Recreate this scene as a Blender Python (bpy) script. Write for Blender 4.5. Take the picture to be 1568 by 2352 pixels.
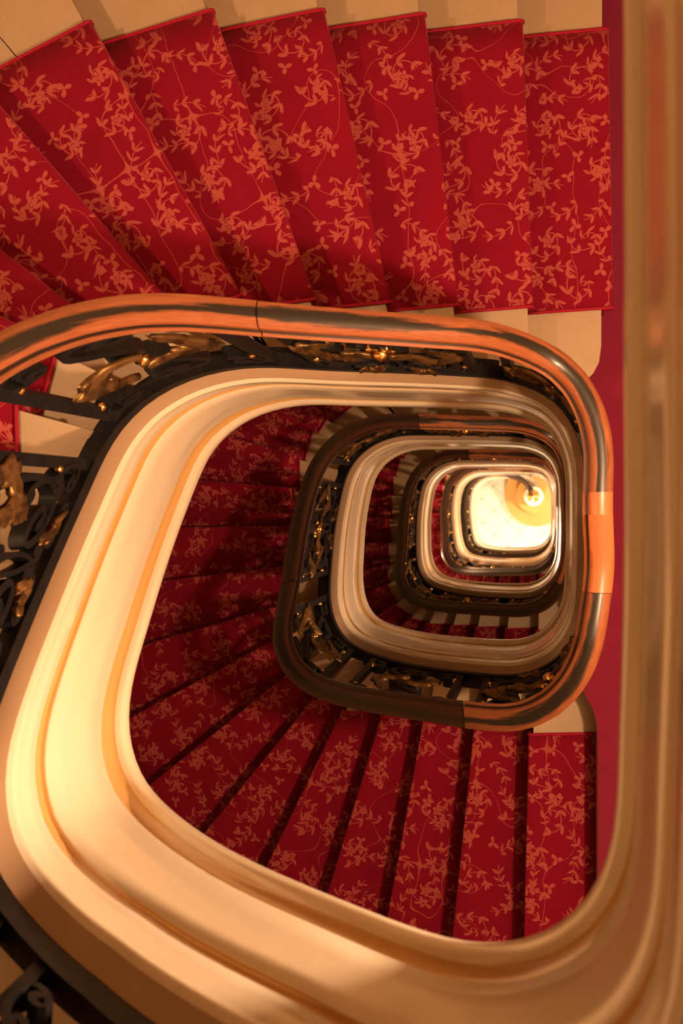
import bpy, bmesh, math, random
from mathutils import Vector, Matrix
random.seed(7)
C = bpy.context.scene.collection
for o in list(bpy.data.objects): bpy.data.objects.remove(o)

# ------------------------------------------------------------------ camera
cam = bpy.data.cameras.new('camera'); cam.sensor_width = 24; cam.sensor_height = 36
cam.sensor_fit = 'HORIZONTAL'; cam.lens = 24 * 3000 / 1568
cam.clip_start = 0.02; cam.clip_end = 200
cam.dof.use_dof = True; cam.dof.focus_distance = 4.0; cam.dof.aperture_fstop = 6.3
cam_ob = bpy.data.objects.new('camera', cam); C.objects.link(cam_ob)
cam_ob.matrix_world = Matrix(((0.9869288, 0.0482, 0.15378, 0), (-0.0487106, 0.9988128, -0.0004484, 0),
                              (-0.153619, -0.0070481, 0.988105, 0), (0, 0, 0, 1)))
S = bpy.context.scene
S.camera = cam_ob
# ------------------------------------------------------------------ world, lamps, exposure
S.view_settings.view_transform = 'Standard'; S.view_settings.look = 'None'
S.view_settings.gamma = 1; S.view_settings.use_curve_mapping = False
S.view_settings.exposure = 1.0
w = bpy.data.worlds.new('world'); S.world = w; w.use_nodes = True
w.node_tree.nodes['Background'].inputs[0].default_value = (1, .7, .4, 1)
w.node_tree.nodes['Background'].inputs[1].default_value = 0.02
WARM = (1, .615, .36)
AMBER = (1, .50, .20)
def lamp(kind, loc, power, col=WARM, size=.15, aim=None, sx=None):
    L = bpy.data.lights.new('lamp_light', kind); L.energy = power; L.color = col
    if kind == 'AREA':
        L.size = size
        if sx: L.shape = 'RECTANGLE'; L.size_y = sx
    else: L.shadow_soft_size = size
    o = bpy.data.objects.new('lamp_light', L); C.objects.link(o); o.location = loc
    if aim is not None: o.rotation_euler = (Vector(aim) - Vector(loc)).to_track_quat('-Z', 'Y').to_euler()
    return o
# fill lights added high over the left flight and the top landing
lamp('POINT', (-1.7, -.8, 1.3), 24, AMBER, .15)
lamp('POINT', (.6, -.7, 1.9), 22, AMBER, .12)
# one lamp under the ceiling of every storey, beneath the landing above
lamp('POINT', (.80, -.30, -1.50), 130, WARM, .07)
lamp('POINT', (.80, -.45, -5.00), 55, WARM, .07)
lamp('POINT', (.80, -.45, -8.50), 48, WARM, .07)
lamp('POINT', (.80, -.45, -12.75), 120, WARM, .07)
lamp('POINT', (-1.9, -.2, -12.7), 70, WARM, .10)  # extra light added on the left to brighten the fourth flight's runner
# spot added at left to cast riser shadows on the upper steps
sp = lamp('SPOT', (-2.0, .85, -.6), 75, (1, .56, .27), .05, aim=(-.4, 1.2, -3.4))
sp.data.spot_size = math.radians(80); sp.data.spot_blend = .5
# hall on the ground floor
lamp('POINT', (.9, -.25, -15.9), 130, (1, .82, .6), .10)
lamp('POINT', (-.5, -1.2, -16.6), 75, (1, .82, .6), .15)

# ------------------------------------------------------------------ storeys (depths below the camera)
ZT = [1.272, 4.772, 8.263, 12.491, 15.622]        # lower edge of the string at every landing
H = [3.5, 3.491, 4.228, 3.131, 3.2]
LV = [z - .59 for z in ZT] + [ZT[4] + 3.2 - .59]   # landing surfaces, last one the ground floor
LV[0] = .93
NR = 23
WALLX0, WALLX1, WALLY0, WALLY1 = -2.22, 1.75, -1.78, 1.60

# ------------------------------------------------------------------ materials
class NT:
    def __init__(s, name):
        s.m = bpy.data.materials.new(name); s.m.use_nodes = True
        s.t = s.m.node_tree; s.b = s.t.nodes['Principled BSDF']
    def n(s, typ, **k):
        x = s.t.nodes.new(typ)
        for a, v in k.items(): setattr(x, a, v)
        return x
    def put(s, sock, v):
        if hasattr(v, 'is_output') or isinstance(v, bpy.types.NodeSocket): s.t.links.new(v, sock)
        else: sock.default_value = v
    def M(s, op, a, b=0.0, c=0.0, clamp=False):
        x = s.n('ShaderNodeMath', operation=op); x.use_clamp = clamp
        s.put(x.inputs[0], a); s.put(x.inputs[1], b); s.put(x.inputs[2], c); return x.outputs[0]
    def V(s, op, a, b=(0, 0, 0)):
        x = s.n('ShaderNodeVectorMath', operation=op); s.put(x.inputs[0], a)
        if op == 'SCALE': s.put(x.inputs[3], b)
        else: s.put(x.inputs[1], b)
        return x.outputs[0]
    def step(s, v, lo, hi):       # 0 below lo, 1 above hi
        x = s.n('ShaderNodeMapRange', interpolation_type='SMOOTHSTEP')
        s.put(x.inputs[0], v); x.inputs[1].default_value = lo; x.inputs[2].default_value = hi
        return x.outputs[0]
    def mix(s, f, a, b):
        x = s.n('ShaderNodeMix', data_type='RGBA'); s.put(x.inputs[0], f)
        s.put(x.inputs[6], a); s.put(x.inputs[7], b); return x.outputs[2]
    def noise(s, vec, scale, detail=3, rough=.5):
        x = s.n('ShaderNodeTexNoise'); s.put(x.inputs['Vector'], vec)
        x.inputs['Scale'].default_value = scale; x.inputs['Detail'].default_value = detail
        x.inputs['Roughness'].default_value = rough; return x.outputs[0]
    def obj(s): return s.n('ShaderNodeTexCoord').outputs['Object']
    def uv(s): return s.n('ShaderNodeTexCoord').outputs['UV']
    def bump(s, h, strength=.3, dist=.002):
        x = s.n('ShaderNodeBump'); x.inputs['Strength'].default_value = strength
        x.inputs['Distance'].default_value = dist; s.put(x.inputs['Height'], h)
        s.t.links.new(x.outputs[0], s.b.inputs['Normal'])
    def set(s, col=None, rough=.5, metal=0, spec=.5, coat=0, coat_r=.1, sheen=0):
        if col is not None: s.put(s.b.inputs['Base Color'], col)
        s.put(s.b.inputs['Roughness'], rough); s.b.inputs['Metallic'].default_value = metal
        s.b.inputs['Specular IOR Level'].default_value = spec
        s.b.inputs['Coat Weight'].default_value = coat; s.b.inputs['Coat Roughness'].default_value = coat_r
        s.b.inputs['Sheen Weight'].default_value = sheen
        return s.m

def leaf_pairs(t, s_, y, pitch, length, width, lean):
    """pointed leaves in pairs along a stem: s_ runs along it, y away from it"""
    ay = t.M('ABSOLUTE', y)
    k = t.M('SUBTRACT', s_, t.M('MULTIPLY', ay, lean))
    fr = t.M('ABSOLUTE', t.M('SUBTRACT', t.M('FRACT', t.M('DIVIDE', k, pitch)), .5))
    prof = t.M('SINE', t.M('MULTIPLY', t.M('POWER', t.M('DIVIDE', ay, length, clamp=True), .8), math.pi))
    return t.M('SUBTRACT', t.M('MULTIPLY', prof, width), t.M('SUBTRACT', fr, .02))   # >0 inside

def mat_carpet():
    t = NT('floral_carpet'); uv = t.uv()
    wob = t.n('ShaderNodeTexNoise'); t.put(wob.inputs['Vector'], uv); wob.inputs['Scale'].default_value = 9
    wob.inputs['Detail'].default_value = 1
    p0 = t.V('ADD', uv, t.V('SCALE', t.V('SUBTRACT', wob.outputs['Color'], (.5, .5, .5)), .035))
    masks = []
    def cell(scale, rnd, seed):
        vo = t.n('ShaderNodeTexVoronoi', voronoi_dimensions='2D', feature='F1'); vo.inputs['Scale'].default_value = scale
        vo.inputs['Randomness'].default_value = rnd
        q = t.V('ADD', p0, (seed, seed * .37, 0)); t.put(vo.inputs['Vector'], q)
        d = t.V('SUBTRACT', q, vo.outputs['Position'])
        sp = t.n('ShaderNodeSeparateXYZ'); t.put(sp.inputs[0], d)
        sc = t.n('ShaderNodeSeparateColor'); t.put(sc.inputs[0], vo.outputs['Color'])
        a = t.M('MULTIPLY', sc.outputs[0], 6.283)
        c, s_ = t.M('COSINE', a), t.M('SINE', a)
        x = t.M('ADD', t.M('MULTIPLY', sp.outputs[0], c), t.M('MULTIPLY', sp.outputs[1], s_))
        y = t.M('SUBTRACT', t.M('MULTIPLY', sp.outputs[1], c), t.M('MULTIPLY', sp.outputs[0], s_))
        return x, y, sc.outputs[1]
    def pol(x, y):
        return t.M('SQRT', t.M('ADD', t.M('MULTIPLY', x, x), t.M('MULTIPLY', y, y))), t.M('ARCTAN2', y, x)
    # A: curling tendrils with leaves
    x, y, g = cell(6.6, .45, 3.1)
    r, th = pol(x, y)
    R0 = t.M('ADD', .030, t.M('MULTIPLY', th, .0058))              # opening spiral
    yy = t.M('SUBTRACT', r, R0)
    stem = t.M('SUBTRACT', .0016, t.M('ABSOLUTE', yy))
    lf = leaf_pairs(t, t.M('MULTIPLY', th, .036), yy, .040, .021, .19, .8)
    okr = t.M('LESS_THAN', t.M('ABSOLUTE', yy), .021)
    masks.append(t.step(stem, -.0005, .0006)); masks.append(t.M('MULTIPLY', t.step(lf, .0, .05), okr))
    # blossom in the middle of each curl
    rr = t.M('SUBTRACT', t.M('MULTIPLY', t.M('ADD', .55, t.M('MULTIPLY', t.M('ABSOLUTE', t.M('COSINE', t.M('MULTIPLY', th, 2.5))), .6)), .0165), r)
    vein = t.M('ABSOLUTE', t.M('SUBTRACT', r, .006))
    bl = t.M('MULTIPLY', t.step(rr, -.0003, .0008), t.step(vein, .0005, .0014))
    masks.append(t.M('MULTIPLY', bl, t.M('GREATER_THAN', g, .35)))
    # B: bent sprigs
    x, y, g = cell(7.8, .5, 7.7)
    yb = t.M('SUBTRACT', y, t.M('MULTIPLY', t.M('MULTIPLY', x, x), 7.0))
    inx = t.M('LESS_THAN', t.M('ABSOLUTE', x), .044)
    masks.append(t.M('MULTIPLY', t.step(t.M('SUBTRACT', .0014, t.M('ABSOLUTE', yb)), -.0005, .0006), inx))
    L = t.M('SUBTRACT', .026, t.M('MULTIPLY', t.M('ABSOLUTE', x), .30))
    ay = t.M('ABSOLUTE', yb)
    lf = leaf_pairs(t, x, yb, .031, .020, .22, .9)
    masks.append(t.M('MULTIPLY', t.M('MULTIPLY', t.step(lf, .0, .05), inx), t.M('LESS_THAN', ay, .020)))
    # C: small star shaped leaf clusters
    x, y, g = cell(11.5, .7, 1.3)
    r, th = pol(x, y)
    rr = t.M('SUBTRACT', t.M('MULTIPLY', t.M('POWER', t.M('ABSOLUTE', t.M('COSINE', t.M('MULTIPLY', th, 1.5))), 1.6), .021), r)
    masks.append(t.M('MULTIPLY', t.step(rr, -.0004, .0008), t.M('GREATER_THAN', g, .45)))
    # D: long thin vines
    nz = t.noise(t.V('ADD', p0, (5, 2, 0)), 5.2, 0)
    masks.append(t.step(t.M('SUBTRACT', .0026, t.M('ABSOLUTE', t.M('SUBTRACT', nz, .5))), -.001, .002))
    m = masks[0]
    for k in masks[1:]: m = t.M('MAXIMUM', m, k)
    fz = t.noise(uv, 900, 1)
    m = t.M('MULTIPLY', m, t.M('ADD', .62, t.M('MULTIPLY', fz, .5)), clamp=True)
    big = t.noise(uv, 6, 2)
    base = t.mix(big, (.150, .0016, .012, 1), (.215, .0025, .018, 1))
    col = t.mix(m, base, (.36, .075, .062, 1))
    t.bump(t.noise(uv, 1400, 0), .25, .0015)
    t.b.inputs['Sheen Tint'].default_value = (1, .16, .22, 1); t.b.inputs['Sheen Roughness'].default_value = .35
    return t.set(col, .92, spec=.15, sheen=.45)

def mat_plain(name, a, b, scale=20, rough=.9, sheen=0, spec=.2):
    t = NT(name); o = t.obj(); nz = t.noise(o, scale, 4)
    t.bump(t.noise(o, 700, 1), .2, .001)
    return t.set(t.mix(nz, a, b), rough, spec=spec, sheen=sheen)

def mat_paint(name, a, b, rough=.22, coat=.5):
    t = NT(name); o = t.obj()
    col = t.mix(t.noise(o, 2.2, 3), a, b)
    t.bump(t.noise(o, 26, 2), .08, .004)
    return t.set(col, rough, spec=.5, coat=coat, coat_r=.12)

def mat_stone():
    t = NT('limestone'); o = t.obj()
    n1 = t.noise(o, 7, 6, .6); n2 = t.noise(o, 60, 4, .7)
    col = t.mix(n1, (.31, .21, .12, 1), (.42, .31, .20, 1))
    col = t.mix(t.step(n2, .60, .72), col, (.32, .21, .12, 1))
    t.bump(n2, .3, .002)
    return t.set(col, .45, spec=.4)

RVG = (.051, .171)
def mat_wood(name, light, mid, dark, wear):
    t = NT(name); uv = t.uv()
    mp = t.n('ShaderNodeMapping'); t.put(mp.inputs[0], uv); mp.inputs['Scale'].default_value = (3.5, 26, 1)
    n1 = t.noise(mp.outputs[0], 1.0, 5, .65)
    mp2 = t.n('ShaderNodeMapping'); t.put(mp2.inputs[0], uv); mp2.inputs['Scale'].default_value = (30, 420, 1)
    n2 = t.noise(mp2.outputs[0], 1.0, 3, .6)
    sp = t.n('ShaderNodeSeparateXYZ'); t.put(sp.inputs[0], uv)
    # worn black polish along the crown of the rail
    d = t.M('ABSOLUTE', t.M('SUBTRACT', sp.outputs[1], .113))
    k = t.M('SUBTRACT', t.M('ADD', n1, .0), t.M('MULTIPLY', d, 14.0))
    blk = t.M('MULTIPLY', t.step(t.M('ADD', k, t.M('MULTIPLY', n2, .16)), .30, .46), wear)
    col = t.mix(t.step(n2, .25, .75), mid, light)
    col = t.mix(blk, col, dark)
    for v0 in (RVG[0], RVG[1]):
        gd = t.M('ABSOLUTE', t.M('SUBTRACT', sp.outputs[1], v0))
        col = t.mix(t.M('MULTIPLY', t.step(gd, .0085, .005), .97), col, (.012, .007, .006, 1))
    t.bump(n2, .15, .001)
    return t.set(col, t.M('ADD', .26, t.M('MULTIPLY', n1, .2)), spec=.5, coat=.2, coat_r=.2)

def mat_metal(name, a, b, rough, metal=1.0, scale=25, spec=.5):
    t = NT(name); o = t.obj(); nz = t.noise(o, scale, 4)
    t.bump(t.noise(o, 120, 3), .25, .002)
    return t.set(t.mix(t.step(nz, .35, .65), a, b), rough, metal=metal, spec=spec)

def mat_tiles():
    t = NT('marble_tiles'); o = t.obj()
    mp = t.n('ShaderNodeMapping'); t.put(mp.inputs[0], o); mp.inputs['Rotation'].default_value = (0, 0, math.radians(45))
    mp.inputs['Location'].default_value = (-.036, .067, 0)
    sp = t.n('ShaderNodeSeparateXYZ'); t.put(sp.inputs[0], mp.outputs[0])
    fx = t.M('ABSOLUTE', t.M('SUBTRACT', t.M('FRACT', t.M('DIVIDE', sp.outputs[0], .237)), .5))
    fy = t.M('ABSOLUTE', t.M('SUBTRACT', t.M('FRACT', t.M('DIVIDE', sp.outputs[1], .237)), .5))
    j = t.step(t.M('MAXIMUM', fx, fy), .484, .492)
    dot = t.step(t.M('ADD', fx, fy), .93, .95)
    col = t.mix(t.noise(o, 3, 5, .7), (.72, .66, .55, 1), (.84, .80, .70, 1))
    col = t.mix(j, col, (.42, .33, .2, 1)); col = t.mix(dot, col, (.22, .15, .07, 1))
    return t.set(col, .25, spec=.5)

MC = mat_carpet()
MBIND = mat_plain('carpet_binding', (.26, .004, .022, 1), (.32, .007, .028, 1), 40, .8)
MLAND = mat_plain('plain_crimson_carpet', (.14, .006, .028, 1), (.20, .010, .042, 1), 14, .95, .3)
MCREAM = mat_paint('cream_gloss_paint', (.76, .68, .53, 1), (.80, .72, .57, 1))
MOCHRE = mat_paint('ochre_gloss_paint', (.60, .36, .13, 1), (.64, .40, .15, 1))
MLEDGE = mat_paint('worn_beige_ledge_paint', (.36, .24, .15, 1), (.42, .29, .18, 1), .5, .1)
MWALL = mat_paint('wall_paint', (.36, .26, .14, 1), (.42, .31, .17, 1), .5, .1)
MSTONE = mat_stone()
MWOOD = mat_wood('polished_handrail_wood', (.34, .115, .045, 1), (.20, .056, .024, 1), (.014, .011, .009, 1), 1.0)
MWOOD3 = mat_wood('dark_handrail_wood', (.055, .013, .006, 1), (.030, .008, .004, 1), (.008, .005, .004, 1), .9)  # much darker base colour than the other handrail lengths
MWOOD2 = mat_wood('lighter_handrail_wood', (.55, .18, .065, 1), (.40, .12, .042, 1), (.16, .06, .03, 1), .25)
MIRON = mat_metal('black_wrought_iron', (.0035, .004, .0065, 1), (.008, .0075, .008, 1), .55, 0, 25, .22)
MGILT = mat_metal('aged_gilding', (.10, .055, .022, 1), (.34, .19, .07, 1), .42, .8)
MBRASS = mat_metal('bright_brass', (.85, .50, .14, 1), (.95, .60, .20, 1), .22)
MTILE = mat_tiles()
MOCHM = mat_plain('golden_marble', (.50, .26, .075, 1), (.60, .34, .11, 1), 6, .25, 0, .5)
MCEIL = mat_paint('ceiling_paint', (.78, .66, .46, 1), (.8, .7, .5, 1), .7, 0)

# ------------------------------------------------------------------ mesh helpers
def link(name, verts, faces, mat, parent=None, uvs=None, smooth=True, mats=None, fmat=None, angle=None):
    me = bpy.data.meshes.new(name); me.from_pydata([tuple(v) for v in verts], [], faces)
    for m in (mats or [mat]): me.materials.append(m)
    if fmat:
        for p, k in zip(me.polygons, fmat): p.material_index = k
    if uvs:
        l = me.uv_layers.new(name='UVMap')
        for lp in me.loops: l.data[lp.index].uv = uvs[lp.vertex_index]
    bm = bmesh.new(); bm.from_mesh(me)
    bmesh.ops.recalc_face_normals(bm, faces=bm.faces)
    bm.to_mesh(me); bm.free()
    if smooth:
        for p in me.polygons: p.use_smooth = True
        if angle:
            me.set_sharp_from_angle(angle=math.radians(angle))
    o = bpy.data.objects.new(name, me); C.objects.link(o)
    if parent: o.parent = parent
    return o
class MB:
    def __init__(s): s.v = []; s.f = []; s.uv = []; s.m = []
    def rings(s, rings, closed_ring=True, closed_path=False, caps=True, uv=None, fm=None):
        b = len(s.v); n = len(rings[0]); R_ = len(rings)
        for i, r in enumerate(rings):
            s.v += [Vector(p) for p in r]
            s.uv += (uv[i] if uv else [(0, 0)] * n)
        for i in range(R_ if closed_path else R_ - 1):
            for j in range(n if closed_ring else n - 1):
                a = b + i * n + j; c = b + i * n + (j + 1) % n
                d = b + ((i + 1) % R_) * n + (j + 1) % n; e = b + ((i + 1) % R_) * n + j
                s.f.append((a, c, d, e)); s.m.append(fm[j] if fm else 0)
        if caps and closed_ring and not closed_path:
            s.f.append(tuple(b + j for j in range(n))); s.m.append(0)
            s.f.append(tuple(b + (R_ - 1) * n + j for j in range(n))[::-1]); s.m.append(0)
    def prism(s, poly, z0, z1):
        b = len(s.v); n = len(poly)
        s.v += [Vector((x, y, z0)) for x, y in poly] + [Vector((x, y, z1)) for x, y in poly]
        s.uv += [(0, 0)] * (2 * n)
        s.f.append(tuple(range(b, b + n))); s.f.append(tuple(range(b + 2 * n - 1, b + n - 1, -1)))
        s.f += [(b + i, b + (i + 1) % n, b + n + (i + 1) % n, b + n + i) for i in range(n)]
        s.m += [0] * (n + 2)
    def sphere(s, c, r, n=8):
        rg = []
        for i in range(n // 2 + 1):
            a = math.pi * i / (n // 2); rr = max(r * math.sin(a), r * .02)
            rg.append([Vector(c) + Vector((rr * math.cos(2 * math.pi * j / n), rr * math.sin(2 * math.pi * j / n), r * math.cos(a))) for j in range(n)])
        s.rings(rg)
    def build(s, name, mat, parent=None, **k):
        return link(name, s.v, s.f, mat, parent, uvs=s.uv, fmat=s.m if k.get('mats') else None, **k)
def thing(name, label, cat, loc=(0, 0, 0), group=None):
    o = bpy.data.objects.new(name, None); C.objects.link(o); o.location = loc; o.empty_display_size = .1
    tag(o, label, cat, group); return o
def tag(o, label, cat, group=None):
    o['label'] = label; o['category'] = cat
    if group: o['group'] = group
    return o
def settle(root):          # parts are built in world space; keep them there under a moved Empty
    inv = Matrix.Translation(root.location).inverted()
    for c in root.children:
        c.data.transform(inv)
        for g in c.children: g.data.transform(inv)

# ------------------------------------------------------------------ the well's outline (clockwise seen from above)
CX=[0.075, 0.0739, 0.073, 0.0719, 0.0706, 0.0689, 0.0669, 0.0647, 0.0626, 0.0605, 0.0577, 0.0534, 0.0468, 0.0377, 0.026, 0.012, -0.0045, -0.0233, -0.0442, -0.0669, -0.0912, -0.1167, -0.143, -0.1697, -0.1967, -0.2236, -0.2506, -0.2776, -0.3046, -0.3316, -0.3586, -0.3856, -0.4126, -0.4396, -0.4666, -0.4935, -0.5205, -0.5474, -0.5743, -0.6011, -0.6279, -0.6547, -0.6814, -0.708, -0.7341, -0.7591, -0.7822, -0.8026, -0.8198, -0.8337, -0.8448, -0.8539, -0.8618, -0.8689, -0.8749, -0.8798, -0.8841, -0.8882, -0.8923, -0.8961, -0.8996, -0.9024, -0.9046, -0.906, -0.9067, -0.9065, -0.9056, -0.9041, -0.902, -0.8992, -0.8953, -0.8895, -0.8811, -0.8699, -0.8559, -0.8395, -0.8208, -0.8, -0.7776, -0.7536, -0.7284, -0.7024, -0.6758, -0.6489, -0.622, -0.595, -0.568, -0.541, -0.514, -0.487, -0.46, -0.433, -0.406, -0.379, -0.352, -0.325, -0.2981, -0.2711, -0.2442, -0.2172, -0.1902, -0.1633, -0.1365, -0.1099, -0.0836, -0.0577, -0.0326, -0.0092, 0.0117, 0.0293, 0.0435, 0.0549, 0.0639, 0.0707, 0.0753, 0.0779, 0.0788, 0.0785, 0.0775, 0.0762, 0.075]
CY=[-0.0332, -0.0602, -0.0872, -0.1142, -0.1411, -0.1681, -0.195, -0.2219, -0.2488, -0.2757, -0.3025, -0.329, -0.355, -0.3802, -0.4044, -0.4272, -0.4482, -0.4673, -0.4839, -0.4979, -0.5089, -0.5169, -0.522, -0.5249, -0.5265, -0.5277, -0.5286, -0.5294, -0.5299, -0.5303, -0.5304, -0.5303, -0.53, -0.5294, -0.5285, -0.5272, -0.5257, -0.5237, -0.5214, -0.5186, -0.5154, -0.5118, -0.5078, -0.5033, -0.4972, -0.4886, -0.476, -0.4593, -0.4392, -0.4166, -0.3923, -0.3669, -0.3412, -0.3152, -0.2889, -0.2624, -0.2358, -0.2091, -0.1824, -0.1557, -0.1289, -0.1021, -0.0752, -0.0483, -0.0213, 0.0057, 0.0327, 0.0596, 0.0865, 0.1134, 0.14, 0.1662, 0.1916, 0.2158, 0.2387, 0.2598, 0.2789, 0.2958, 0.3103, 0.3222, 0.3313, 0.3375, 0.3409, 0.3423, 0.3427, 0.3427, 0.3426, 0.3426, 0.3425, 0.3423, 0.3421, 0.3417, 0.3412, 0.3405, 0.3396, 0.3385, 0.3373, 0.3359, 0.3344, 0.3328, 0.3313, 0.3294, 0.3268, 0.3228, 0.3173, 0.3101, 0.3008, 0.2884, 0.2723, 0.2527, 0.2303, 0.2061, 0.1808, 0.1548, 0.1283, 0.1016, 0.0746, 0.0477, 0.0207, -0.0063, -0.0332]
CF=[0.0, 0.0036, 0.007, 0.0107, 0.0136, 0.0154, 0.0162, 0.0164, 0.0164, 0.0164, 0.0165, 0.0171, 0.0189, 0.0224, 0.0275, 0.0339, 0.0412, 0.0491, 0.0574, 0.0658, 0.0742, 0.0826, 0.0909, 0.0993, 0.1078, 0.1165, 0.1255, 0.1345, 0.1434, 0.1524, 0.1612, 0.17, 0.1788, 0.1877, 0.1967, 0.2058, 0.2151, 0.2247, 0.2346, 0.2448, 0.2554, 0.2664, 0.2778, 0.2896, 0.3014, 0.3127, 0.3233, 0.3331, 0.3424, 0.3515, 0.3609, 0.3713, 0.3833, 0.3969, 0.4113, 0.4257, 0.4399, 0.4538, 0.4677, 0.4815, 0.4951, 0.5085, 0.5216, 0.5344, 0.5467, 0.5586, 0.57, 0.5809, 0.5913, 0.6015, 0.6116, 0.6221, 0.633, 0.6446, 0.6571, 0.6709, 0.6861, 0.7026, 0.7204, 0.7389, 0.7576, 0.7758, 0.7927, 0.8074, 0.8202, 0.8314, 0.8415, 0.8507, 0.8592, 0.8671, 0.8744, 0.8812, 0.8876, 0.8937, 0.8995, 0.9052, 0.9107, 0.9162, 0.9217, 0.9273, 0.9329, 0.9389, 0.9461, 0.9552, 0.9664, 0.9785, 0.9888, 0.9958, 0.999, 1.0, 1.0, 1.0, 1.0, 1.0, 1.0, 1.0, 1.0, 1.0, 1.0, 1.0003, 1.0]
CO=[-0.0103, -0.0092, -0.0077, -0.0062, -0.0053, -0.0054, -0.0066, -0.0089, -0.012, -0.0152, -0.0179, -0.02, -0.0211, -0.0214, -0.0209, -0.0197, -0.018, -0.0161, -0.0141, -0.0123, -0.0108, -0.0097, -0.0091, -0.0087, -0.0086, -0.0085, -0.0086, -0.0086, -0.0085, -0.0083, -0.0079, -0.0073, -0.0065, -0.0053, -0.0039, -0.0021, -0.0, 0.0024, 0.005, 0.0079, 0.011, 0.0142, 0.0173, 0.0206, 0.024, 0.0276, 0.0312, 0.0339, 0.0349, 0.0336, 0.0297, 0.0234, 0.0159, 0.009, 0.0039, 0.0009, -0.0007, -0.0016, -0.0021, -0.0023, -0.0023, -0.0023, -0.0024, -0.0025, -0.0029, -0.0035, -0.0043, -0.0053, -0.0063, -0.0075, -0.0086, -0.0095, -0.0101, -0.0102, -0.0097, -0.0085, -0.0067, -0.0043, -0.0017, 0.0011, 0.0036, 0.0057, 0.0072, 0.0081, 0.0085, 0.0086, 0.0084, 0.008, 0.0075, 0.007, 0.0063, 0.0057, 0.0051, 0.0046, 0.0042, 0.0038, 0.0036, 0.0035, 0.0035, 0.0036, 0.0038, 0.004, 0.0044, 0.0048, 0.005, 0.005, 0.0048, 0.0045, 0.0042, 0.0039, 0.0034, 0.0026, 0.0014, -0.0003, -0.0024, -0.0047, -0.0069, -0.0088, -0.0102, -0.0107, -0.0103]

NU = 120; SK = .046
NRM = []
for i in range(NU + 1):
    a, b = (i - 1) % NU, (i + 1) % NU
    tx, ty = CX[b] - CX[a], CY[b] - CY[a]; l = math.hypot(tx, ty)
    NRM.append((-ty / l, tx / l))                # outward
# smooth normals a little
NRM = [(sum(NRM[(i + k) % NU][0] for k in (-2, -1, 0, 1, 2)) / 5, sum(NRM[(i + k) % NU][1] for k in (-2, -1, 0, 1, 2)) / 5) for i in range(NU)]
NRM = [(a / math.hypot(a, b), b / math.hypot(a, b)) for a, b in NRM]; NRM.append(NRM[0])
def lerp(A, u):
    i = min(int(u), NU - 1); f = u - i; return A[i] * (1 - f) + A[i + 1] * f
def slim(u):
    """the top landing's string is lower than the others; it grows to full height round the left side"""
    P = [(0, .60), (28, .61), (38, .67), (47, .82), (56, .90), (80, 1.0), (120, 1.0)]
    for (a, x), (b, y) in zip(P, P[1:]):
        if u <= b: return x + (y - x) * (u - a) / (b - a)
    return 1.0
def hh(k, u, h):
    if k: return h
    q = slim(u); p = q + (1 - q) * .31
    if h <= .54: return h * q
    if h <= .685: return .54 * q + (.685 * p - .54 * q) * (h - .54) / .145
    return h - .685 * (1 - p)
def W(k, u, o, h, rail=0.0):
    """point on storey k at outline position u (0..120), o outward, h above the string's lower edge"""
    u = max(0, min(NU, u)); i = min(int(u), NU - 1); f = u - i
    nx = NRM[i][0] * (1 - f) + NRM[i + 1][0] * f; ny = NRM[i][1] * (1 - f) + NRM[i + 1][1] * f
    oo = o + rail * lerp(CO, u)
    return Vector((lerp(CX, u) + nx * oo, lerp(CY, u) + ny * oo, -(ZT[k] + lerp(CF, u) * H[k]) + hh(k, u, h)))
OUT = [(CX[i] + NRM[i][0] * .088, CY[i] + NRM[i][1] * .088) for i in range(NU + 1)]

# ------------------------------------------------------------------ nosing lines: (point at carpet's inner side, direction outwards)
RAWL = [(.129, -.741, -92.7), (-.090, -.768, -94.1), (-.280, -.780, -98.7), (-.470, -.774, -103.1), (-.634, -.756, -109.7),
        (-.802, -.751, -118.7), (-.940, -.727, -131.7), (-1.083, -.657, -143.8), (-1.160, -.525, -154.2), (-1.186, -.396, -166.2),
        (-1.172, -.226, -175.5), (-1.148, -.050, 178), (-1.130, .122, 172.3), (-1.112, .268, 161.9), (-1.063, .402, 150.8),
        (-1.125, .547, 139.8), (-.929, .579, 128.5), (-.759, .587, 116.3), (-.590, .597, 106.8), (-.395, .571, 100),
        (-.217, .579, 93.7), (-.006, .591, 89.2), (.233, .573, 88.2)]
LINES = [(x, y, math.cos(math.radians(a)), math.sin(math.radians(a))) for x, y, a in RAWL]
def rrect(x0, x1, y0, y1, r, n=10):
    P = []
    for cx, cy, a0 in ((x1 - r, y0 + r, 0), (x0 + r, y0 + r, -90), (x0 + r, y1 - r, -180), (x1 - r, y1 - r, -270)):
        for i in range(n + 1):
            a = math.radians(a0 - 90 * i / n); P.append((cx + r * math.cos(a), cy + r * math.sin(a)))
    return P                                   # clockwise seen from above
def hit(poly, L, sgn, closed=True):
    """nearest intersection of the nosing line with a polyline, looking outward (sgn 1) or inward (-1)"""
    best = None; x, y, dx, dy = L; m = len(poly)
    for i in range(m if closed else m - 1):
        ax, ay = poly[i]; bx, by = poly[(i + 1) % m]; ex, ey = bx - ax, by - ay
        det = dx * -ey + dy * ex
        if abs(det) < 1e-9: continue
        t = ((ax - x) * -ey + (ay - y) * ex) / det; s_ = (dx * (ay - y) - dy * (ax - x)) / det
        if -1e-6 <= s_ <= 1 + 1e-6 and t * sgn > -.35:
            if best is None or abs(t) < abs(best[0]): best = (t, i + s_)
    return best
WALLP = rrect(WALLX0, WALLX1 + 3, WALLY0, WALLY1, .95)
CARIN = rrect(-1.150, 2.5, -.758, .580, .34)
CARTIGHT = rrect(-1.050, 2.5, -.650, .500, .30)
INN = []; WAL = []; CIN = []; CTI = []
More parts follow.
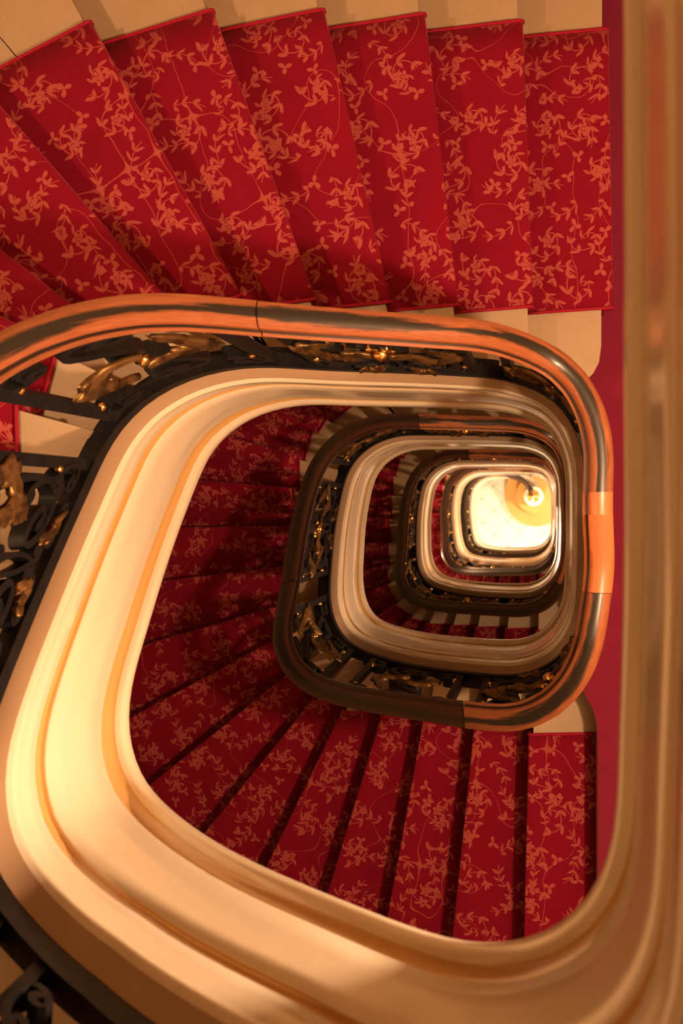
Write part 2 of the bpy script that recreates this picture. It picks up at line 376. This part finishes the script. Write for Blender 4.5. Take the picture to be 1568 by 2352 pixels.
for L in LINES:
    h_ = hit(OUT, L, -1)
    if h_ is None: h_ = (-.2, 112.0 if L[1] > 0 else 14.0)
    t, u = h_; INN.append((t, u))
    t2, u2 = hit(WALLP, L, 1); WAL.append((t2, u2))
    t3, u3 = hit(CARIN, L, -1); CIN.append(t3)
    CTI.append((hit(CARTIGHT, L, -1) or (t3,))[0])
def at(L, t, back=0.0):        # 'back' = uphill, against the direction of descent
    # descending is clockwise: uphill normal of the outward direction (dx,dy) is its left... rotated -90
    return (L[0] + L[2] * t - back * L[3], L[1] + L[3] * t + back * L[2])
def wallarc(u0, u1):
    P = []
    if u1 < u0: return P
    for i in range(int(math.floor(u0)) + 1, int(math.floor(u1)) + 1): P.append(WALLP[i % len(WALLP)])
    return P
def innarc(u0, u1):
    if u1 <= u0: return []
    return [OUT[i] for i in range(int(u0) + 1, int(u1) + 1) if i <= NU]

ORD = ['top', 'second', 'third', 'fourth', 'lowest']
WHERE = ['running from the upper left down to the top landing edge', '', '', '', '']
END22 = [(.2085, .4700), (.1995, .4180), (.1810, .3862), (.1580, .3653)]     # rounded end of the last step by the rail

def flight(k):
    lab = ['topmost flight of stone winding stairs, broad red runner across the upper part',
           'second flight of stone winding stairs down, filling left and bottom inside the widest cream string',
           'third flight of stone winding stairs down, pale stone ends showing below the second railing',
           'fourth flight of stone winding stairs down, bright red slivers inside the third railing',
           'lowest flight of stone winding stairs, dark steps ending at the bright tiled hall'][k]
    top = -LV[k]; r = (LV[k + 1] - LV[k]) / NR
    root = thing('staircase', lab, 'staircase', (-.4, 0, -LV[k + 1]))
    last = 22
    for j in range(1, last + 1):
        if k == 4 and j > 21: break
        F, B = LINES[j], LINES[j - 1]
        z = top - j * r
        tf, uf = INN[j]; tb, ub = INN[j - 1]; wf, vf = WAL[j]; wb, vb = WAL[j - 1]
        m = MB()
        def poly(back_f, back_b):
            inner = innarc(ub, uf) if uf > ub else []
            front = [at(F, tf, back_f)]
            if j == 22: front = [(x - back_f, y) for x, y in END22[::-1]]
            outer = wallarc(vb, vf) if vf > vb else []
            return [at(B, tb, back_b)] + inner + front + [at(F, wf, back_f)] + outer[::-1] + [at(B, wb, back_b)]
        m.prism(poly(.016, .03), z - .034, z)
        m.prism(poly(.034, .03), z - r - .05, z - .034)
        m.build('step', MSTONE, root, smooth=False)
    # soffit under the flight
    rg = []
    for j in range(0, last + 1):
        a = at(LINES[j], INN[j][0]); b = at(LINES[j], WAL[j][0]); z = top - j * r - .27
        rg.append([(a[0], a[1], z), (b[0], b[1], z), (b[0], b[1], z + .03), (a[0], a[1], z + .03)])
    m = MB(); m.rings(rg); m.build('soffit', MWALL, root, smooth=False)
    # the moulded string facing the well
    PROF = [(.105, .0), (.012, .0), (.003, .004), (-.002, .018), (-.003, .045), (.0, .066), (.004, .076), (.012, .082),      # bead
            (.017, .088), (.022, .105), (.024, .135), (.022, .165), (.016, .180), (.010, .186),                       # cove
            (.008, .192), (.010, .30), (.013, .42), (.016, .500), (.019, .506),                                           # panel
            (.026, .511), (.029, .530), (.027, .548), (.021, .556),                                                  # small cove
            (.017, .562), (.016, .60), (.018, .630), (.015, .645), (.018, .655), (.024, .664), (.046, .706),
            (.105, .708)]
    PROF = [(o, h * .97) for o, h in PROF]; n = len(PROF)
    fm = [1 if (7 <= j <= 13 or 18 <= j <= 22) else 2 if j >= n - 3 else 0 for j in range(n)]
    m = MB(); rg = []
    if k == 0:
        for q in range(7):
            y = 1.5 * (1 - q / 7) + CY[0] * (q / 7)
            rg.append([(CX[0] + (y - CY[0]) * SK + o, y, -ZT[0] + hh(0, 0, h)) for o, h in PROF])
    rng = [i for i in range(0, NU + 1)]
    if k == 4: rng = [i for i in range(0, 89)]
    for i in rng: rg.append([W(k, i, o, h) for o, h in PROF])
    if k == 4:      # the string curls in to the newel
        path = [(-.42, .335), (-.30, .315), (-.200, .272), (-.145, .205), (-.132, .145)]
        pts = spline([tuple(W(4, 86, 0, 0).xy), tuple(W(4, 88, 0, 0).xy)] + path, 8)[9:]
        zb = W(4, 88, 0, 0).z; zg = -LV[5] - .35
        for q, (x, y) in enumerate(pts):
            f = q / (len(pts) - 1); a = pts[max(q - 1, 0)]; b = pts[min(q + 1, len(pts) - 1)]
            l = math.hypot(b[0] - a[0], b[1] - a[1]); nx, ny = -(b[1] - a[1]) / l, (b[0] - a[0]) / l
            zz = zb + (zg - zb) * min(1, f * 1.6); sc = 1 - .25 * f
            rg.append([(x + nx * o * sc, y + ny * o * sc, zz + h) for o, h in PROF])
    m.rings(rg, fm=fm)
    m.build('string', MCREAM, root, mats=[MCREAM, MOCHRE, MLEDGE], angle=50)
    settle(root)
    return root

def spline(P, n):
    out = []
    for i in range(len(P) - 1):
        p0 = Vector(P[max(i - 1, 0)]); p1 = Vector(P[i]); p2 = Vector(P[i + 1]); p3 = Vector(P[min(i + 2, len(P) - 1)])
        for q in range(n):
            t = q / n
            out.append(tuple(.5 * ((2 * p1) + (p2 - p0) * t + (2 * p0 - 5 * p1 + 4 * p2 - p3) * t * t + (3 * p1 - p0 - 3 * p2 + p3) * t ** 3)))
    out.append(tuple(P[-1])); return out

def runner(k):
    lab = ['red floral stair runner climbing across the top of the view, largest pattern',
           'red floral stair runner on the second flight, fanning round the left and bottom',
           'red floral stair runner on the third flight, glimpsed between second and third railings',
           'red floral stair runner on the fourth flight, bright red slivers inside the third railing',
           'red floral stair runner on the lowest flight, dark beside the tiled hall'][k]
    top = -LV[k]; r = (LV[k + 1] - LV[k]) / NR
    root = thing('stair_runner', lab, 'stair carpet', (-.4, 0, -LV[k + 1]), None)
    NC = 10 if k < 2 else 3; WID = .843
    m = MB(); edges = [[], []]
    rows = []; uvr = []
    lastj = 22 if k < 4 else 20
    T = .006
    for j in range(1, lastj + 1):
        F, B = LINES[j], LINES[j - 1]; z = top - j * r + T; ru, rv = random.random() * 5, random.random() * 5
        def row(L, c, back, zz, vv, fi):
            P = []; U = []
            for q in range(NC + 1):
                t = c + WID * q / NC
                x, y = at(L, t, back)
                P.append(Vector((x, y, zz)))
                # pattern coordinates measured in the front line's own frame
                ux = (x - F[0]) * F[2] + (y - F[1]) * F[3]; vx = (x - F[0]) * F[3] - (y - F[1]) * F[2]
                U.append((ux + ru, (vx if vv is None else vv) + rv))
            rows.append(P); uvr.append(U)
        cb, cf = (CTI[j - 1], CTI[j]) if k >= 3 else (CIN[j - 1], CIN[j])
        # inner edge slightly skewed at the back because the riser foot lies uphill
        row(B, cb, .028, z, None, 0)
        for f in (.25, .5, .75):
            P = []; U = []
            for q in range(NC + 1):
                a = at(B, cb + WID * q / NC, .028); b = at(F, cf + WID * q / NC, .010)
                x, y = a[0] * (1 - f) + b[0] * f, a[1] * (1 - f) + b[1] * f
                P.append(Vector((x, y, z + .0015 * math.sin(q * 1.9 + j * 2.3 + f * 3))))
                ux = (x - F[0]) * F[2] + (y - F[1]) * F[3]; vx = (x - F[0]) * F[3] - (y - F[1]) * F[2]
                U.append((ux + ru, vx + rv))
            rows.append(P); uvr.append(U)
        row(F, cf, .010, z, None, 1)
        row(F, cf, .003, z - .003, None, 1)
        row(F, cf, .0, z - .010, -.006, 1)
        row(F, cf, .001, z - .026, -.022, 1)
        row(F, cf, .008, z - .038, -.036, 1)
        row(F, cf, .026, z - .048, -.055, 1)
        row(F, cf, .027, z - r + .004, -.05 - r + .05, 1)
    m.rings(rows, closed_ring=False, uv=uvr, caps=False)
    # give the pile its thickness: second layer underneath
    o = m.build('pile', MC, root, angle=40)
    so = o.modifiers.new('thickness', 'SOLIDIFY'); so.thickness = .006; so.offset = -1
    for side in (0, -1):
        b = MB(); pts = [rw[side] for rw in rows]; rg = []
        for i, p in enumerate(pts):
            a = pts[max(i - 1, 0)]; c = pts[min(i + 1, len(pts) - 1)]
            t = (c - a).normalized(); sd = (rows[i][-1] - rows[i][0]).normalized(); up = sd.cross(t).normalized()
            rr = .0052
            rg.append([p + sd * rr * math.cos(x) + up * rr * math.sin(x) for x in [i_ * math.pi / 3 for i_ in range(6)]])
        b.rings(rg); b.build('binding', MBIND, root)
    settle(root)

# ------------------------------------------------------------------ the room
def structure(o): o['kind'] = 'structure'; return o
ZB = -LV[5]; ZC = 2.9
def box(name, x0, x1, y0, y1, z0, z1, mat):
    m = MB(); m.prism([(x0, y0), (x1, y0), (x1, y1), (x0, y1)], z0, z1); return structure(m.build(name, mat, smooth=False))
box('floor', -3.2, 4.2, -3.2, 3.0, ZB - .3, ZB, MTILE)
box('ceiling', -3.2, 4.2, -3.2, 3.0, ZC, ZC + .2, MCEIL)
def curved_wall(name, pts, z0, z1, th=.2):
    rg = []
    for i, p in enumerate(pts):
        a = pts[max(i - 1, 0)]; b = pts[min(i + 1, len(pts) - 1)]; l = math.hypot(b[0] - a[0], b[1] - a[1])
        nx, ny = -(b[1] - a[1]) / l, (b[0] - a[0]) / l
        rg.append([(p[0], p[1], z0), (p[0] + nx * th, p[1] + ny * th, z0), (p[0] + nx * th, p[1] + ny * th, z1), (p[0], p[1], z1)])
    m = MB(); m.rings(rg); return structure(m.build(name, MWALL, smooth=False))
e = .004
wp = rrect(WALLX0 - e, WALLX1 + 3, WALLY0 - e, WALLY1 + e, .95)
iL = 11; 
curved_wall('wall_front', [(WALLX1 + .2, WALLY0 - e)] + wp[11:16], ZB, ZC)
curved_wall('wall_left', wp[15:28], ZB, ZC)
curved_wall('wall_back', wp[27:33] + [(WALLX1 + .2, WALLY1 + e)], ZB, ZC)
box('wall_right', WALLX1 + e, WALLX1 + .2, WALLY0, WALLY1, ZB, ZC, MWALL)

# landings: a slab behind the string, closed by the arriving step's riser and the departing nosing
LC = ['plain crimson carpet on the top landing', 'plain crimson carpet on the first landing down, strip right of the widest handrail',
      'plain crimson carpet on the second landing down', 'plain crimson carpet on the third landing down',
      'plain crimson carpet on the lowest landing above the tiled hall']
def landing(k):
    z = -LV[k]
    u0 = INN[0][1]
    P = []
    E0 = [(.0925, -.6026), (.1172, -.6513), (.1283, -.6996), (.1290, -.7408)]
    P += E0 + [(.129 + (WALLY0 + .741) / math.tan(math.radians(-92.7)), WALLY0)]
    P += [(WALLX1, WALLY0), (WALLX1, WALLY1)]
    if k > 0:
        P += [at(LINES[22], WAL[22][0], .035)] + [(x - .03, y) for x, y in END22]
    else: P += [(.175, WALLY1), (.165, .2)]
    rim = [OUT[i] for i in range(112, 120)] + [OUT[i] for i in range(0, 13)]
    rim = [(x, y) for x, y in rim if (k > 0 and -.50 < y < .28) or (k == 0 and y < -.03 and y > -.5)]
    P += rim
    m = MB(); m.prism(P, z - .26, z - .004); structure(m.build('floor', MSTONE, smooth=False))
    m = MB(); m.prism(P, z - .004, z + .006)
    o = m.build('landing_carpet', MLAND, smooth=False); tag(o, LC[k], 'carpet')
for k in range(5): landing(k)

for k in range(5): flight(k)
for k in range(5): runner(k)

# ------------------------------------------------------------------ balustrades
SL = [0.0]
for i in range(NU): SL.append(SL[-1] + math.hypot(CX[i + 1] - CX[i], CY[i + 1] - CY[i]))
TOT = SL[-1]
def s2u(s_):
    s_ = max(0, min(TOT, s_)); lo = 0
    for i in range(NU):
        if SL[i + 1] >= s_: return i + (s_ - SL[i]) / (SL[i + 1] - SL[i])
    return NU
GO = .066
def G(k, s_, h, o=0.0):
    h = .742 + (h - .762) * .945; f = (h - .73) / .80
    return W(k, s2u(s_), GO + o, h, rail=max(0, min(1, f)))
def ribbon(m, pts, w_, d_):
    """pts: list of (frame point, width direction helper) ; rectangular bar along a path, deep in the outward direction"""
    rg = []
    for i, (p, n_) in enumerate(pts):
        a = pts[max(i - 1, 0)][0]; b = pts[min(i + 1, len(pts) - 1)][0]; t = (b - a)
        if t.length < 1e-7: t = Vector((0, 0, 1))
        t.normalize(); side = n_.cross(t)
        if side.length < 1e-6: side = Vector((0, 0, 1))
        side.normalize(); nn = t.cross(side).normalized()
        hw = w_[i] / 2 if isinstance(w_, list) else w_ / 2
        rg.append([p + side * hw + nn * d_ / 2, p - side * hw + nn * d_ / 2, p - side * hw - nn * d_ / 2, p + side * hw - nn * d_ / 2])
    m.rings(rg)
def nrm_at(s_):
    u = s2u(s_); i = min(int(u), NU - 1); return Vector((NRM[i][0], NRM[i][1], 0))
def path3(k, sc, pts, o=0.0):
    return [(G(k, sc + s_, h, o), nrm_at(sc + s_)) for s_, h in pts]
def cscroll(c1, r1, c2, r2, d1, d2, turns=1.6, n=26):
    """bar from one volute (centre c1) to another (centre c2); d = +1/-1 winding"""
    out = []
    v = math.atan2(c2[1] - c1[1], c2[0] - c1[0])
    a0 = v + d1 * math.pi / 2
    A = []
    for i in range(n + 1):
        f = i / n; a = a0 + d1 * (1 - f) * turns * 2 * math.pi; rr = r1 * (.16 + .84 * f ** 1.1)
        A.append((c1[0] + rr * math.cos(a), c1[1] + rr * math.sin(a)))
    a1 = v + math.pi - d2 * math.pi / 2
    B = []
    for i in range(n + 1):
        f = i / n; a = a1 - d2 * f * turns * 2 * math.pi; rr = r2 * (1 - .84 * f ** .9)
        B.append((c2[0] + rr * math.cos(a), c2[1] + rr * math.sin(a)))
    # join by a smooth bow
    p, q = A[-1], B[0]; tp = (A[-1][0] - A[-2][0], A[-1][1] - A[-2][1]); tq = (B[1][0] - B[0][0], B[1][1] - B[0][1])
    L = math.hypot(q[0] - p[0], q[1] - p[1]); lp = math.hypot(*tp) or 1; lq = math.hypot(*tq) or 1
    m1 = (p[0] + tp[0] / lp * L * .35, p[1] + tp[1] / lp * L * .35); m2 = (q[0] - tq[0] / lq * L * .35, q[1] - tq[1] / lq * L * .35)
    J = []
    for i in range(1, 10):
        t = i / 10
        J.append(tuple((1 - t) ** 3 * p[e_] + 3 * (1 - t) ** 2 * t * m1[e_] + 3 * (1 - t) * t * t * m2[e_] + t ** 3 * q[e_] for e_ in (0, 1)))
    return A + J + B
def leaf(m, k, sc, p0, p1, bend, wid, o0, lobes=5, n=24):
    """acanthus leaf from p0 to p1 in panel coordinates, with lobed edges, bulging from the grille"""
    rg = []; dx, dy = p1[0] - p0[0], p1[1] - p0[1]; L = math.hypot(dx, dy)
    for i in range(n + 1):
        t = i / n; px, py = p0[0] + dx * t - dy * bend * math.sin(math.pi * t) * 1, p0[1] + dy * t + dx * bend * math.sin(math.pi * t)
        tx, ty = dx - dy * bend * math.pi * math.cos(math.pi * t), dy + dx * bend * math.pi * math.cos(math.pi * t)
        l = math.hypot(tx, ty) or 1; nx, ny = -ty / l, tx / l
        w_ = wid * (math.sin(math.pi * min(1, t * .93 + .05)) ** .7) * (.50 + .55 * abs(math.sin(t * lobes * math.pi)) ** .8) + .001
        cu = o0 + .012 * math.sin(math.pi * t) + (.014 * (t - .8) / .2 if t > .8 else 0)
        ring = []
        for q, (v, b_) in enumerate(((-1, -.008), (-.62, .004), (-.25, .001), (0, .008), (.25, .001), (.62, .004), (1, -.008), (.5, -.007), (0, -.002), (-.5, -.007))):
            ring.append(G(k, sc + px + nx * v * w_, py + ny * v * w_, -(cu + b_)))
        rg.append(ring)
    m.rings(rg)
def ball(m, k, s_, h, r, o=0.0, n=10): m.sphere(G(k, s_, h, o), r, n)

HB, HT = .762, 1.575
def one(build, name, mat, root, **k):
    m = MB(); build(m); return m.build(name, mat, root, **k)
def bar_pair(k, s_, root, det):
    g = .048
    for sg in (-1, 1):
        one(lambda m: m.rings([[G(k, s_ + sg * g + a, h, b) for a, b in ((-.011, -.013), (.011, -.013), (.011, .013), (-.011, .013))] for h in (HB, .95, 1.15, 1.35, HT)]),
            'baluster', MIRON, root, smooth=False)
    if det >= 2:
        for h0, d in ((.865, 1), (1.47, -1)):
            for sg in (-1, 1):
                one(lambda m: ribbon(m, path3(k, s_ + sg * (g + .036), cscroll((-.001 * sg, h0 - .036), .027, (.001 * sg, h0 + .036), .024, sg, sg, 1.4, 18)), .010, .032),
                    'small_scroll', MIRON, root, angle=40)
        for h0 in (.93, 1.405):
            for sg in (-1, 1):
                one(lambda m: ball(m, k, s_ + sg * (g + .012), h0, .0095, -.010), 'gilded_ball', MBRASS, root)
    else:
        for h in (.9, 1.43):
            for sg in (-1, 1): one(lambda m: ball(m, k, s_ + sg * g, h, .010, -.016, 8), 'gilded_ball', MBRASS, root)
def panel(k, s0, s1, root, det):
    sc = (s0 + s1) / 2; w = s1 - s0; hw = w / 2
    n = 26 if det >= 2 else 12
    def scr(p, a, b, c, d, e_=1.5, bw=.011, name='scroll'):
        pts = cscroll(p, a, b, c, d, e_, 1.5, n)
        one(lambda m: ribbon(m, path3(k, sc, pts), bw * (1.3 if k == 0 else 1.8), .032), name, MIRON, root, angle=40)
    if w > .27:
        A = min(.085, hw * .42)
        for sg in (-1, 1):
            scr((sg * hw * .52, .915), A, (sg * hw * .80, 1.19), A * .45, -sg, -sg)
            scr((sg * hw * .50, 1.425), A * .95, (sg * hw * .22, 1.15), A * .42, -sg, -sg)
            scr((sg * hw * .14, .84), A * .33, (sg * hw * .12, 1.03), A * .36, sg, sg, bw=.008)
            scr((sg * hw * .86, 1.50), A * .34, (sg * hw * .86, 1.33), A * .36, sg, sg, bw=.008)
            one(lambda m: leaf(m, k, sc, (sg * hw * .55, .99), (sg * hw * .10, 1.20), -sg * .22, .034, .012), 'gilded_leaf', MGILT, root)
            one(lambda m: leaf(m, k, sc, (sg * hw * .62, 1.335), (sg * hw * .84, 1.10), sg * .25, .030, .012), 'gilded_leaf', MGILT, root)
            scr((sg * hw * .20, 1.44), A * .40, (sg * hw * .30, 1.28), A * .30, -sg, sg, bw=.009)
            scr((sg * hw * .90, .88), A * .30, (sg * hw * .86, 1.02), A * .34, -sg, -sg, bw=.009)
            scr((sg * hw * .30, .80), .020, (sg * hw * .62, .795), .020, sg, sg, bw=.007, name='border_scroll')
            scr((sg * hw * .34, 1.545), .018, (sg * hw * .70, 1.545), .018, -sg, -sg, bw=.007, name='border_scroll')
            if det >= 2:
                one(lambda m: leaf(m, k, sc, (sg * hw * .28, .86), (sg * hw * .66, .815), -sg * .3, .022, .012, 4), 'gilded_leaf', MGILT, root)
                one(lambda m: leaf(m, k, sc, (sg * hw * .20, 1.50), (sg * hw * .60, 1.535), sg * .2, .020, .012, 4), 'gilded_leaf', MGILT, root)
        def ros(m):
            m.sphere(G(k, sc, 1.235, -.022), .020, 12)
            for q in range(6):
                a = q * math.pi / 3; m.sphere(G(k, sc + .026 * math.cos(a), 1.235 + .026 * math.sin(a), -.010), .012, 8)
        one(ros, 'rosette', MBRASS, root)
    else:
        A = hw * .55
        scr((0, .90), A, (hw * .2, 1.16), A * .5, -1, 1)
        scr((0, 1.44), A, (-hw * .2, 1.19), A * .5, -1, 1)
        one(lambda m: leaf(m, k, sc, (-hw * .5, .97), (hw * .1, 1.25), .25, .030, .012), 'gilded_leaf', MGILT, root)
        one(lambda m: leaf(m, k, sc, (hw * .5, 1.36), (-hw * .1, 1.10), .25, .030, .012), 'gilded_leaf', MGILT, root)
        one(lambda m: ball(m, k, sc, 1.175, .014, -.02), 'gilded_ball', MBRASS, root)
RP = [(-.020, 1.580), (-.029, 1.588), (-.041, 1.597), (-.041, 1.607), (-.0290, 1.611), (-.0265, 1.617), (-.0300, 1.626), (-.028, 1.640), (-.018, 1.651), (-.004, 1.656),
      (.010, 1.654), (.022, 1.647), (.030, 1.637), (.031, 1.626), (.026, 1.619), (.025, 1.615), (.031, 1.609), (.032, 1.598), (.028, 1.588), (.020, 1.580)]
RP = [(o, h - .066) for o, h in RP]
RV = [0]
for a, b in zip(RP, RP[1:]): RV.append(RV[-1] + math.hypot(a[0] - b[0], a[1] - b[1]))
def rail_piece(k, u0, u1, mat, root, label=None, grow=1.0, extra=None):
    us = [u0 + (u1 - u0) * i / max(1, int((u1 - u0) * 1.5)) for i in range(int((u1 - u0) * 1.5) + 1)]
    rg = []; uv = []
    for u in us:
        rg.append([W(k, u, GO + o * grow, 1.555 + (h - 1.555) * grow, 1.0) for o, h in RP])
        uv.append([(lerp(SL, u) + k * 3.7, v) for v in RV])
    if extra: rg += extra[0]; uv += extra[1]
    m = MB(); m.rings(rg, uv=uv); o = m.build('handrail', mat, root, angle=35)
    if label: o['label'] = label
    return o
def balustrade(k):
    lab = ['black and gilded iron balustrade of the top flight, widest wooden handrail, cut off at left',
           'black and gilded iron balustrade of the second flight, second largest railing loop',
           'black and gilded iron balustrade of the third flight, third largest railing loop',
           'black and gilded iron balustrade of the fourth flight, fourth railing loop from outside',
           'black and gilded iron balustrade of the lowest flight, innermost loop curling to the newel'][k]
    root = thing('balustrade', lab, 'balustrade', (-.4, 0, -LV[k + 1]))
    det = 2 if k < 2 else 1
    uend = NU if k < 4 else 88
    def flat(name, o0, o1, h0, h1):
        rg = [[W(k, u, o0, h0, r_), W(k, u, o1, h0, r_), W(k, u, o1, h1, r_), W(k, u, o0, h1, r_)] for u in range(0, uend + 1) for r_ in [1.0 if h0 > 1 else 0.0]]
        m = MB(); m.rings(rg); m.build(name, MIRON, root, angle=40)
    flat('bottom_bar', .046, .084, .690, .742)
    flat('foot_plate', .084, .103, .684, .695)
    flat('top_bar', .054, .078, 1.503, 1.518)
    if k == 0:
        m = MB(); m.rings([[(CX[0] + (y - CY[0]) * SK + o, y, -ZT[0] + hh(0, 0, h)) for o, h in ((.046, .690), (.084, .690), (.084, .742), (.046, .742))] for y in (1.5, CY[0])]); m.build('bottom_bar', MIRON, root, smooth=False)
        m = MB(); m.rings([[(CX[0] + (y - CY[0]) * SK + GO + o, y, -ZT[0] + hh(0, 0, h)) for o, h in RP] for y in (1.5, CY[0])]); m.build('handrail', MWOOD, root)
    # bar pairs at both ends of every side, measured along the outline
    PR = [SL[12] - .10, SL[27] - .01, SL[43], SL[54], SL[71], SL[84], SL[101] + .02, SL[112] + .03]
    if k == 4: PR = PR[:6]
    for s_ in PR: bar_pair(k, s_, root, det)
    hwp = .066 if det < 2 else .092
    bounds = [(0.02, PR[0] - hwp)] + [(PR[i] + hwp, PR[i + 1] - hwp) for i in range(len(PR) - 1)] + ([(PR[-1] + hwp, TOT - .02)] if k < 4 else [])
    for a, b in bounds:
        if b - a > .06: panel(k, a, b, root, det)
    # wooden handrail, made in lengths butted together
    if k == 0:
        rail_piece(k, 0, 86.0, MWOOD, root); rail_piece(k, 86.1, 118, MWOOD, root, grow=.985)
        rail_piece(k, 118.0, 120, MWOOD2, root, 'lighter, unworn replacement length')
    elif k == 1:
        rail_piece(k, 0, 7.0, MWOOD2, root, 'lighter, unworn replacement length'); rail_piece(k, 7.05, 26, MWOOD, root)
        rail_piece(k, 26.1, 56, MWOOD3, root, 'darker length', .985); rail_piece(k, 56.1, 86, MWOOD3, root, 'darker length'); rail_piece(k, 86.1, 120, MWOOD, root)
    elif k < 4:
        rail_piece(k, 0, 14, MWOOD, root); rail_piece(k, 14.1, 56, MWOOD3, root, 'darker length', .985)
        rail_piece(k, 56.1, 86, MWOOD3, root, 'darker length'); rail_piece(k, 86.1, 120, MWOOD, root)
    else:
        pts = spline([tuple(W(4, 84, GO, 0, 1).xy), tuple(W(4, 88, GO, 0, 1).xy), (-.42, .375), (-.31, .335), (-.22, .27), (-.175, .20), (-.155, .13)], 8)[9:]
        zb = W(4, 88, 0, 0).z; zg = -LV[5] - .60; er = []; eu = []
        for q, (x, y) in enumerate(pts):
            f = q / (len(pts) - 1); a = pts[max(q - 1, 0)]; b = pts[min(q + 1, len(pts) - 1)]
            l = math.hypot(b[0] - a[0], b[1] - a[1]); nx, ny = -(b[1] - a[1]) / l, (b[0] - a[0]) / l
            zz = zb + (zg - zb) * min(1, f * 1.3)
            er.append([(x + nx * o, y + ny * o, zz + h) for o, h in RP]); eu.append([(q * .02, v) for v in RV])
        rail_piece(4, 0, 88, MWOOD3, root, extra=(er, eu))
        for q in (4, 14, 24, 32, 38):     # plain bars under the curl
            x, y = pts[min(q, len(pts) - 1)]; z1 = er[min(q, len(er) - 1)][0][2]
            m = MB(); m.prism([(x - .01, y - .01), (x + .01, y - .01), (x + .01, y + .01), (x - .01, y + .01)], z1 - .92, z1); m.build('baluster', MIRON, root, smooth=False)
    settle(root)
for k in range(5): balustrade(k)

# ------------------------------------------------------------------ newel and curtail steps in the hall
NX, NY = -.140, .092
nw = thing('newel_post', 'white turned newel post with round brass finial where the lowest handrail curls', 'newel post', (NX, NY, ZB))
def lathe(prof, n=28, cx=NX, cy=NY, z0=ZB):
    return [[(cx + r * math.cos(2 * math.pi * j / n), cy + r * math.sin(2 * math.pi * j / n), z0 + z) for j in range(n)] for r, z in prof]
m = MB(); m.rings(lathe([(.135, .16), (.135, .24), (.12, .26), (.125, .30), (.13, .60), (.125, .62), (.13, .65), (.10, .665), (.02, .67)])); m.build('pedestal', MCREAM, nw, angle=40)
m = MB(); m.rings(lathe([(.03, .66), (.028, .72), (.045, .76), (.03, .80), (.025, .92), (.05, .97), (.055, .985), (.01, .99)])); m.build('shaft', MIRON, nw, angle=40)
m = MB(); rg = []
for r, z in [(.02, .975), (.055, .985), (.078, 1.01), (.082, 1.03), (.07, 1.05), (.045, 1.058), (.035, 1.066), (.03, 1.08), (.004, 1.088)]:
    rg.append([(NX + (r * (1 + .07 * math.cos(j * math.pi))) * math.cos(2 * math.pi * j / 40), NY + (r * (1 + .07 * math.cos(j * math.pi))) * math.sin(2 * math.pi * j / 40), ZB + z) for j in range(40)])
m.rings(rg); m.build('finial', MBRASS, nw, angle=60)
settle(nw)
r5 = (LV[5] - LV[4]) / NR
def curtail(cx, cy, rr, z0, z1, name, label):
    P = []
    for i in range(49):
        a = math.radians(95 + 265 * i / 48); P.append((cx + rr * math.cos(a), cy + rr * math.sin(a)))
    P += [(cx + rr, WALLY1 - .03), (cx - .02, WALLY1 - .03)]
    m = MB(); m.prism(P, z0, z1); o = m.build(name, MOCHM, smooth=False); tag(o, label, 'step'); return o
curtail(-.10, .12, .44, ZB + .001, ZB + r5, 'curtail_step', 'broad rounded stone bottom step curving round the newel on the tiles')
curtail(-.14, .11, .24, ZB + r5 + .001, ZB + 2 * r5, 'curtail_step', 'smaller rounded stone step next above the broad bottom step')
